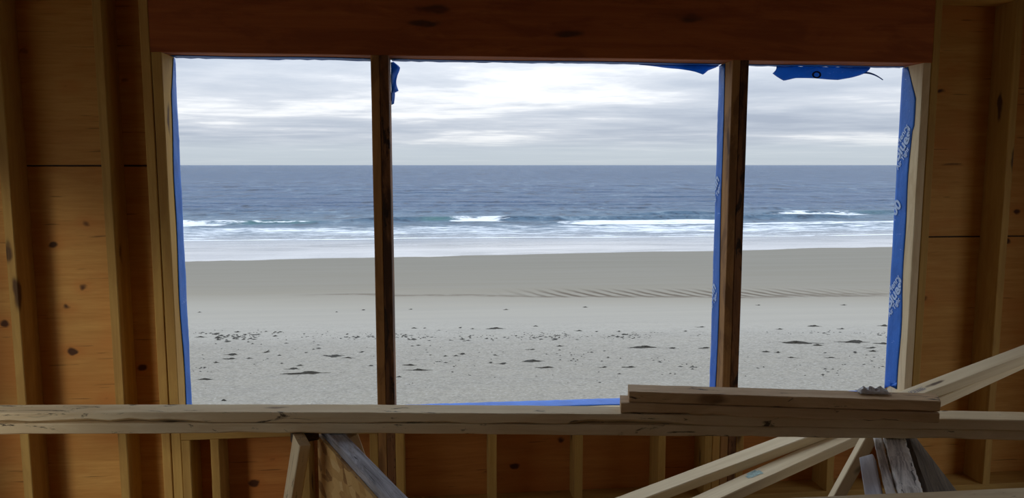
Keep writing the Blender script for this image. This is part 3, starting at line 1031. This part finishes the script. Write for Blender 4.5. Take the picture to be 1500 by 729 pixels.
# dark ring printed on the flap
vs, fs = [], []
for i in range(20):
    a = i / 20 * 2 * math.pi
    for r in (0.010, 0.017):
        vs.append((1.782 + r * 1.35 * math.cos(a), 0.1455, HDR - 0.041 + r * math.sin(a)))
for i in range(20):
    fs.append((2 * i, 2 * i + 1, (2 * i + 3) % 40, (2 * i + 2) % 40))
mesh_obj('printed_ring', pyd('printed_ring', vs, fs), M['print_dark'], f3)
flap(W2, [(0, 0.001), (0.25, 0.006), (0.5, 0.016), (0.72, 0.030), (0.83, 0.040), (0.90, 0.020), (1, 0.006)], 0.93, 1.305, 4, curl=0.015,
     label='ragged blue membrane edge below the header')


# crumpled end of membrane at the top of the slim mullion
def mullion_flap():
    n, m = 22, 6
    P = np.zeros((n + 1, m + 1, 3))
    rg = random.Random(9)
    for i in range(n + 1):
        t = i / n
        z = HDR - 0.012 - 0.185 * t
        wid = float(np.interp(t, [0, 0.12, 0.3, 0.55, 0.68, 0.72, 1.0], [0.012, 0.040, 0.030, 0.036, 0.040, 0.016, 0.010]))
        for j in range(m + 1):
            s = j / m
            P[i, j] = (-0.2005 + 0.001 + wid * s * (0.8 + 0.2 * math.sin(t * 9)), 0.128 + 0.03 * s + 0.006 * math.sin(t * 14 + s * 4), z + 0.006 * s)
    o = mesh_obj('membrane_flap', grid_mesh('membrane_flap', P), M['membrane_loose'], W2)
    solid(o)
    o['label'] = 'crumpled blue membrane end at the top of the slim mullion'


mullion_flap()


# ------------------------------------------------------------------ timber lying across the sawhorses
def lay(name, x0, x1, yline, z0, mat, label, cat, group=None, W=0.089, **kw):
    """Flat 2x4 whose near top edge follows yline(x0)..yline(x1)."""
    a, b = Vector((x0, yline(x0), 0)), Vector((x1, yline(x1), 0))
    d = (b - a).normalized()
    nrm = Vector((-d.y, d.x, 0))
    a, b = a + nrm * W / 2, b + nrm * W / 2
    a.z = b.z = z0 + T / 2
    o = board(name, a, b, W, T - 0.0018, mat, None, nrm, **kw)
    return tag(o, label, cat, group)


def beam_y(x):   # near edge of the long pair
    return -0.712 - (x + 1.45) * 0.1150


g2 = 'timber boards lying across the sawhorses'
lay('timber_board', -2.05, 2.25, beam_y, 0.694, M['lumber'], 'long lower timber board of the pair spanning both sawhorses', 'board', g2,
    seg=60, wane=0.010, crook=0.045, seed=11)
lay('timber_board', -2.05, 1.955, lambda x: beam_y(x) + 0.002, 0.732, M['lumber'], 'long upper timber board with bark edge, lying on the lower long one', 'board', g2,
    seg=60, wane=0.020, crook=0.043, seed=23)


def stack_y(x):
    return -0.905 - (x - 0.638) * 0.205


lay('timber_board', 0.605, 1.600, lambda x: stack_y(x) - 0.002, 0.770, M['lumber_brown'], 'short brown timber board under the topmost short one', 'board',
    'short boards stacked on the long pair', seg=24, wane=0.016, seed=31)
lay('timber_board', 0.632, 1.615, lambda x: stack_y(x) + 0.001, 0.808, M['lumber_brown'], 'topmost short brown timber board of the stack', 'board',
    'short boards stacked on the long pair', seg=24, wane=0.004, seed=37, cut=0.012)

# board nearer the viewer, on the sawhorses' near ends
lay('timber_board', -0.45, 2.3, lambda x: -1.575 - 0.004 * x, 0.694, M['lumber'], 'single timber board nearest the viewer, low at the bottom edge', 'board',
    seg=24, seed=43)

# two boards leaning up from the floor behind the stack
SL = 0.341
cs, sn = 1 / math.hypot(1, SL), SL / math.hypot(1, SL)
nup = Vector((-sn, 0, cs))


def lean(name, x0, x1, far0, far1, drop, mat, label, seed):
    def pt(x, y):
        z = 0.240 + (x - 0.71) * SL
        return Vector((x, y, z)) - nup * (T / 2 + drop)
    a, b = pt(x0, far0 - 0.0445), pt(x1, far1 - 0.0445)
    d = (b - a).normalized()
    o = board(name, a, b, 0.089, T, mat, None, Vector((0, 1, 0)), seg=20, seed=seed)
    return tag(o, label, 'board', 'boards leaning up behind the stack'), nup


d1, _ = lean('leaning_board', 0.16, 3.13, -0.40, -0.40, 0.0, M['lumber_pale'], 'upper pale timber board leaning up from the floor', 51)
d2, _ = lean('leaning_board', 0.30, 3.135, -0.625, -0.272, 0.039, M['lumber_pale'], 'lower pale timber board leaning up, with a teal chalk mark', 57)


def mark(parent, name, cx, cy, quads, mat):
    """Thin ink or chalk shapes on a board's upper face, in the board's own frame."""
    vs, fs = [], []
    for x0, x1, y0, y1 in quads:
        k = len(vs)
        vs += [(cx + x0, cy + y0, T / 2 + 0.0009), (cx + x1, cy + y0, T / 2 + 0.0009), (cx + x1, cy + y1, T / 2 + 0.0009), (cx + x0, cy + y1, T / 2 + 0.0009)]
        fs.append((k, k + 1, k + 2, k + 3))
    return mesh_obj(name, pyd(name, vs, fs), mat, parent)


q = [(-.05, .05, -.026, -.024), (-.05, .05, .024, .026), (-.05, -.048, -.026, .026), (.048, .05, -.026, .026), (-.012, -.010, -.026, .026)]
rg = random.Random(5)
for r_ in range(3):
    xx = -0.004
    while xx < 0.04:
        w_ = rg.uniform(0.004, 0.009)
        q.append((xx, xx + w_, -0.018 + r_ * 0.013, -0.011 + r_ * 0.013))
        xx += w_ + 0.003
q += [(-.042, -.018, -.016, -.012), (-.042, -.018, .012, .016), (-.042, -.038, -.012, .012), (-.022, -.018, -.012, .012)]
mark(d1, 'grade_stamp', 0.345, -0.004, [tuple(c * 0.62 for c in e) for e in q], M['ink'])
mark(d2, 'chalk_mark', -0.52, 0.012, [(-.022, .02, -.018, .024), (-.034, -.022, -.012, .012), (.02, .030, -.022, .012)], M['chalk'])


# ------------------------------------------------------------------ sawhorses
def sawhorse(name, far, near, label, splay_l, splay_r, build):
    """Home-made sawhorse: its rail runs far -> near at z=0.694."""
    f, n = Vector((far[0], far[1], 0)), Vector((near[0], near[1], 0))
    ax = (n - f).normalized()
    right = Vector((-ax.y, ax.x, 0))      # viewed from the near end looking far this points to the viewer's right
    root = tag(empty(name, (f + n) / 2, 0.0), label, 'sawhorse', 'sawhorses under the long boards')
    build(root, f, n, ax, right, splay_l, splay_r)
    return root


def leg(root, top, foot, mat, face, W=0.089, Tk=T, name='leg'):
    return board(name, top, foot, W, Tk, mat, root, face, seg=4)


ZR = 0.694


def horse_one(root, f, n, ax, right, sl, sr):
    up = Vector((0, 0, 1))
    board('rail', f + up * (ZR - 0.033), n + up * (ZR - 0.033), 0.052, 0.060, M['weathered'], root, right, seg=24, wane=0.003)
    # strand board web along the left of the rail
    a = f - right * 0.0335 + up * (ZR - 0.030 - 0.20)
    b = n - right * 0.0335 + up * (ZR - 0.030 - 0.20)
    board('side_panel', a, b, 0.40, 0.012, M['osb'], root, up, seg=6, bev=0.001)
    board('cross_cleat', f + ax * 0.012 - right * 0.130 + up * (ZR - 0.022), f + ax * 0.012 - right * 0.042 + up * (ZR - 0.022), 0.036, T, M['weathered_dark'], root, up, seg=2)
    for t0, inset in ((f, 0.075), (n, -0.12)):
        for s, spl in ((-1, sl), (1, sr)):
            top = t0 + ax * inset + right * s * (0.112 if s < 0 else 0.050) + up * (ZR - 0.010)
            foot = t0 + ax * (inset - (0.10 if inset > 0 else -0.10)) + right * s * ((0.112 if s < 0 else 0.050) + spl * 0.66) + up * 0.02
            leg(root, top, foot, M['lumber'], ax)


hL = sawhorse('sawhorse', (-0.392, -0.690), (0.105, -1.80), 'sawhorse with strand board web and grey weathered rail, beneath the slim mullion', 0.14, 0.34, horse_one)


def horse_two(root, f, n, ax, right, sl, sr):
    up = Vector((0, 0, 1))
    z = ZR - T / 2 - 0.0060
    board('rail', f + up * z, n + up * z, 0.062, T, M['splintered'], root, right, seg=40, wane=0.012, rough=0.003)
    board('rail_plank', f - right * 0.047 + ax * 0.10 + up * (z - 0.012), n - right * 0.047 + up * (z - 0.012), 0.026, 0.030, M['splintered'], root,
          (right + up * 0.25).normalized(), seg=30, rough=0.0018)
    board('rail_plank', f - right * 0.086 + ax * 0.30 + up * (z - 0.040), n - right * 0.086 + up * (z - 0.040), 0.046, 0.026, M['weathered_smooth'], root,
          (right + up * 0.45).normalized(), seg=10)
    # dark weathered panel over the right-hand legs
    out = (right * sr - up).normalized()
    c0 = f + right * 0.042 + up * (ZR - 0.018) + out * 0.28 - ax * 0.02
    c1 = n + right * 0.042 + up * (ZR - 0.018) + out * 0.28
    board('side_panel', c0, c1, 0.56, 0.014, M['weathered_dark'], root, out, seg=14, bev=0.001, rough=0.0015)
    for t0, inset in ((f, 0.05), (n, -0.10)):
        for s, spl in ((-1, sl), (1, sr)):
            top = t0 + ax * inset + right * s * (0.050 if s < 0 else 0.014) + up * (ZR - (0.040 if s < 0 else 0.060))
            foot = t0 + ax * inset + right * s * ((0.050 if s < 0 else 0.014) + spl * 0.65) + up * 0.02
            leg(root, top, foot, M['lumber_pale'] if s < 0 else M['weathered_dark'], ax)


hR = sawhorse('sawhorse', (1.625, -0.80), (1.15, -1.72), 'sawhorse with splintered grey planks and dark weathered side panel', 0.40, 0.78, horse_two)


# ------------------------------------------------------------------ scraps
def crumple(name, loc, sx, sy, sz, seed, mat, label, rz=0.0):
    n, m = 18, 10
    rg = random.Random(seed)
    P = np.zeros((m + 1, n + 1, 3))
    for j in range(m + 1):
        for i in range(n + 1):
            u, v = i / n - 0.5, j / m - 0.5
            h = (0.7 + 0.3 * math.sin(u * 17 + v * 9 + seed) * math.cos(v * 12 - u * 5)) * (1 - (2 * u) ** 6) * (1 - (2 * v) ** 2)
            P[j, i] = (u * sx + rg.uniform(-.03, .03) * sx, v * sy + rg.uniform(-.05, .05) * sy, 0.002 + sz * h * rg.uniform(0.85, 1.0))
    o = mesh_obj(name, grid_mesh(name, P, True), mat)
    solid(o, 0.0012)
    o.location = loc
    o.rotation_euler = (0, 0, rz)
    return tag(o, label, 'plastic')


crumple('plastic_scrap', (1.435, -1.000, 0.8475), 0.10, 0.045, 0.022, 3, M['plastic'], 'crumpled clear plastic scrap on top of the short boards', R(-10))
crumple('plastic_sheet', (-0.45, -0.38, 0.002), 0.26, 0.30, 0.16, 8, M['plastic'], 'crumpled grey plastic sheet on the floor behind the sawhorse leg')


# ------------------------------------------------------------------ kelp on the beach
def kelp_mesh(seed, strands):
    rg = random.Random(seed)
    vs, fs = [], []
    n, m = 14, 4
    ph = [rg.uniform(0, 6.3) for _ in range(6)]

    def rad(a):
        return 0.5 * (0.62 + 0.25 * math.sin(2 * a + ph[0]) + 0.2 * math.sin(3 * a + ph[1]) + 0.13 * math.sin(5 * a + ph[2]))
    top = len(vs)
    vs.append((0, 0, 0.17))
    for j in range(1, m + 1):
        for i in range(n):
            a = i / n * 2 * math.pi
            r = rad(a) * j / m
            h = 0.17 * (1 - (j / m) ** 1.6) * rg.uniform(0.6, 1.25)
            vs.append((r * math.cos(a), r * math.sin(a), h if j < m else -0.02))
    for i in range(n):
        fs.append((top, 1 + i, 1 + (i + 1) % n))
    for j in range(m - 1):
        for i in range(n):
            a0 = 1 + j * n
            fs.append((a0 + i, a0 + n + i, a0 + n + (i + 1) % n, a0 + (i + 1) % n))
    for s in range(strands):
        a = rg.choice([0, math.pi]) + rg.uniform(-0.5, 0.5)
        L = rg.uniform(0.5, 0.95)
        k0 = len(vs)
        for i in range(7):
            t = i / 6
            px = math.cos(a) * L * t * 0.9
            py = math.sin(a) * L * t * 0.9 + 0.06 * math.sin(t * 6 + s)
            w = 0.035 * (1 - t * 0.7)
            vs += [(px, py - w, 0.0), (px, py, 0.05 * (1 - t) + 0.02), (px, py + w, 0.0)]
        for i in range(6):
            b = k0 + i * 3
            fs += [(b, b + 3, b + 4, b + 1), (b + 1, b + 4, b + 5, b + 2)]
    me = pyd('kelp_clump', vs, fs, False)
    me.materials.append(M['kelp'])
    return me


# world positions worked out on the beach: (x, y, length, depth ratio, label or None)
KELP = [
    (-9.13, 30.27, 0.45, 0.70, None),
    (-8.95, 29.43, 0.47, 0.64, 'long flat strip of dark kelp on the sand nearest the plywood jamb'),
    (-8.20, 29.45, 0.24, 1.12, None),
    (-7.66, 30.56, 0.31, 1.28, None),
    (-7.00, 29.85, 0.18, 1.28, None),
    (-5.92, 30.21, 0.24, 0.96, None),
    (-4.62, 29.47, 0.58, 1.30, 'largest dark kelp heap on the sand, seen through the narrower plywood-side opening'),
    (-3.43, 30.11, 0.28, 0.96, None),
    (-3.93, 29.09, 0.32, 0.64, None),
    (-5.78, 27.95, 0.32, 0.96, None),
    (-5.95, 27.45, 0.45, 0.48, None),
    (-5.26, 26.67, 1.17, 0.22, 'thin line of kelp on the sand below the largest heap'),
    (-9.43, 28.89, 0.17, 1.30, None),
    (-9.06, 26.15, 0.57, 0.32, None),
    (-7.60, 23.33, 0.16, 1.28, None),
    (1.10, 34.93, 0.32, 1.28, None),
    (1.70, 34.60, 0.24, 1.30, None),
    (-0.73, 35.03, 0.28, 0.96, None),
    (-1.28, 35.14, 0.28, 0.96, None),
    (-0.55, 29.67, 0.24, 1.28, None),
    (1.02, 29.30, 0.26, 1.12, None),
    (-0.40, 29.13, 0.23, 0.96, None),
    (0.26, 28.95, 0.21, 0.96, None),
    (0.73, 28.93, 0.24, 0.96, None),
    (-1.59, 25.76, 0.19, 0.96, None),
    (-2.83, 27.57, 0.30, 0.38, None),
    (-1.23, 27.57, 0.38, 0.38, None),
    (-0.85, 26.70, 0.67, 0.22, None),
    (-11.63, 34.14, 0.32, 0.80, None),
    (-8.05, 34.00, 0.20, 1.28, None),
    (-6.69, 34.25, 0.18, 1.28, None),
    (-10.16, 35.20, 0.20, 1.28, None),
    (-4.55, 34.02, 0.20, 1.28, None),
    (-13.77, 41.04, 0.15, 1.30, None),
    (-5.89, 40.24, 0.13, 1.30, None),
    (-4.40, 40.70, 0.28, 0.80, None),
    (-1.64, 40.61, 0.22, 0.96, None),
    (-7.67, 30.81, 0.18, 1.28, None),
    (16.70, 29.76, 1.33, 0.51, 'long dark kelp strip on the sand seen through the opening with the lettered jamb'),
    (17.39, 29.21, 0.44, 0.48, None),
    (19.52, 29.69, 1.13, 0.45, 'forked dark kelp strip on the sand close beside the lettered blue membrane'),
    (20.63, 29.21, 0.50, 0.64, None),
    (19.68, 28.45, 0.44, 0.58, None),
    (19.34, 27.88, 0.24, 0.96, None),
    (9.29, 29.63, 1.10, 0.38, 'long dark kelp line on the sand in the wide middle opening'),
    (10.58, 29.32, 0.44, 0.64, None),
    (12.05, 29.16, 0.60, 0.64, None),
    (4.22, 29.73, 0.37, 0.96, None),
    (5.54, 30.32, 0.24, 1.28, None),
    (3.90, 27.69, 0.67, 0.90, 'ragged kelp heap low in the wide middle opening'),
    (2.66, 27.35, 0.44, 0.96, None),
    (7.81, 26.24, 0.39, 0.96, None),
    (7.88, 33.20, 0.36, 1.28, None),
    (7.08, 33.56, 0.32, 1.28, None),
    (2.42, 28.86, 0.23, 1.30, None),
    (2.15, 27.59, 0.22, 1.30, None),
    (19.24, 39.74, 0.23, 1.30, None),
    (24.40, 39.27, 0.23, 1.30, None),
    (3.93, 39.91, 0.25, 1.28, None),
    (8.69, 40.23, 0.26, 1.28, None),
    (9.04, 33.21, 0.22, 1.28, None),
    (12.36, 32.85, 0.27, 1.28, None),
    (13.57, 33.77, 0.37, 0.80, None),
    (17.33, 32.86, 0.25, 1.28, None),
    (19.43, 33.42, 0.50, 0.80, None),
    (23.16, 33.16, 0.50, 0.64, None),
    (20.51, 32.58, 0.29, 0.96, None),
    (6.77, 26.35, 0.30, 0.64, None),
    (4.45, 26.51, 0.59, 0.32, None),
    (14.50, 28.24, 0.32, 0.96, None),
    (15.02, 28.11, 0.21, 0.96, None),
    (16.76, 26.80, 0.52, 0.38, None),
    (15.08, 26.99, 0.62, 0.32, None),
    (5.03, 34.93, 0.30, 1.28, None),
    (2.86, 34.58, 0.74, 0.64, None),
]
kmeshes = [kelp_mesh(s, 3 + s % 4) for s in range(5)]
rg = random.Random(77)
SMALL = {}
KG = 'clumps of dark kelp washed up on the sand'
for i, (x, y, ln, ratio, lab) in enumerate(KELP):
    o = bpy.data.objects.new('kelp_clump', kmeshes[i % 5])
    COL.objects.link(o)
    zz = float(beach_z(np.array(x), np.array(y)))
    o.location = (x, y, zz + 0.0)
    o.rotation_euler = (0, 0, R(5.65 * -1) + rg.uniform(-0.12, 0.12))
    ln *= 1.25
    hz = min(0.8, 0.22 + ln * 0.25)
    o.scale = (ln, max(0.12, ln * ratio * 0.7), hz)
    if not lab:
        qq = y + 0.1 * x
        band = ('on the smooth far sand' if qq > 36 else 'on the upper drift line' if qq > 31.5 else
                'on the lower drift line' if qq > 27.2 else 'on the nearest sand')
        ux = x / (y + 3.3)
        opening = 'plywood-side' if ux < -0.072 else 'wide middle' if ux < 0.39 else 'lettered-jamb'
        shape = 'streaky' if ratio < 0.7 else 'compact'
        SMALL.setdefault((shape, band, opening), []).append((x, o))
    else:
        tag(o, lab, 'kelp', KG)
ORD = 'first second third fourth fifth sixth seventh eighth ninth tenth eleventh twelfth'.split()
for (shape, band, opening), lst in SMALL.items():
    lst.sort(key=lambda e: e[0])
    for k, (_, o) in enumerate(lst):
        pos = ', %s from the left' % ORD[k] if len(lst) > 1 else ''
        tag(o, 'small %s kelp clump %s, %s opening%s' % (shape, band, opening, pos), 'kelp', KG)

# crumbs of weed along the drift lines: too many to count
def weed_crumbs():
    rg = np.random.default_rng(4)
    n = 2200
    band = rg.random(n)
    q = np.where(band < 0.6, 33.2 + rg.normal(0, 0.55, n), 28.2 + rg.normal(0, 1.5, n))
    x = rg.uniform(-16, 26, n)
    x = np.where(rg.random(n) < 0.5, x, np.round(x / 5.0) * 5.0 + rg.normal(0, 1.0, n))
    y = q - 0.1 * x
    clear = (y > 15)
    for kx, ky, kl, kr, _ in KELP:
        clear &= ~((np.abs(x - kx) < kl * 1.5 + 0.25) & (np.abs(y - ky) < kl * 1.2 + 0.3))
    x, y, n = x[clear], y[clear], int(clear.sum())
    z = beach_z(x, y) + 0.02
    ln = rg.uniform(0.02, 0.11, n) * rg.uniform(0.5, 1.5, n) * np.where(q > 31.2, 1.35, 1.0)[clear]
    wd = ln * rg.uniform(0.4, 0.8, n)
    vs, fs = [], []
    for i in range(n):
        k = len(vs)
        a, b, c, l, w = x[i], y[i], z[i], ln[i], wd[i]
        vs += [(a - l, b, c - 0.03), (a, b - w, c - 0.03), (a + l, b, c - 0.03), (a, b + w, c - 0.03), (a, b, c + 0.004)]
        fs += [(k, k + 1, k + 4), (k + 1, k + 2, k + 4), (k + 2, k + 3, k + 4), (k + 3, k, k + 4)]
    o = mesh_obj('weed_crumbs', pyd('weed_crumbs', vs, fs), M['kelp'])
    tag(o, 'scattered crumbs of dark seaweed along the drift lines on the sand', 'seaweed', kind='stuff')


weed_crumbs()
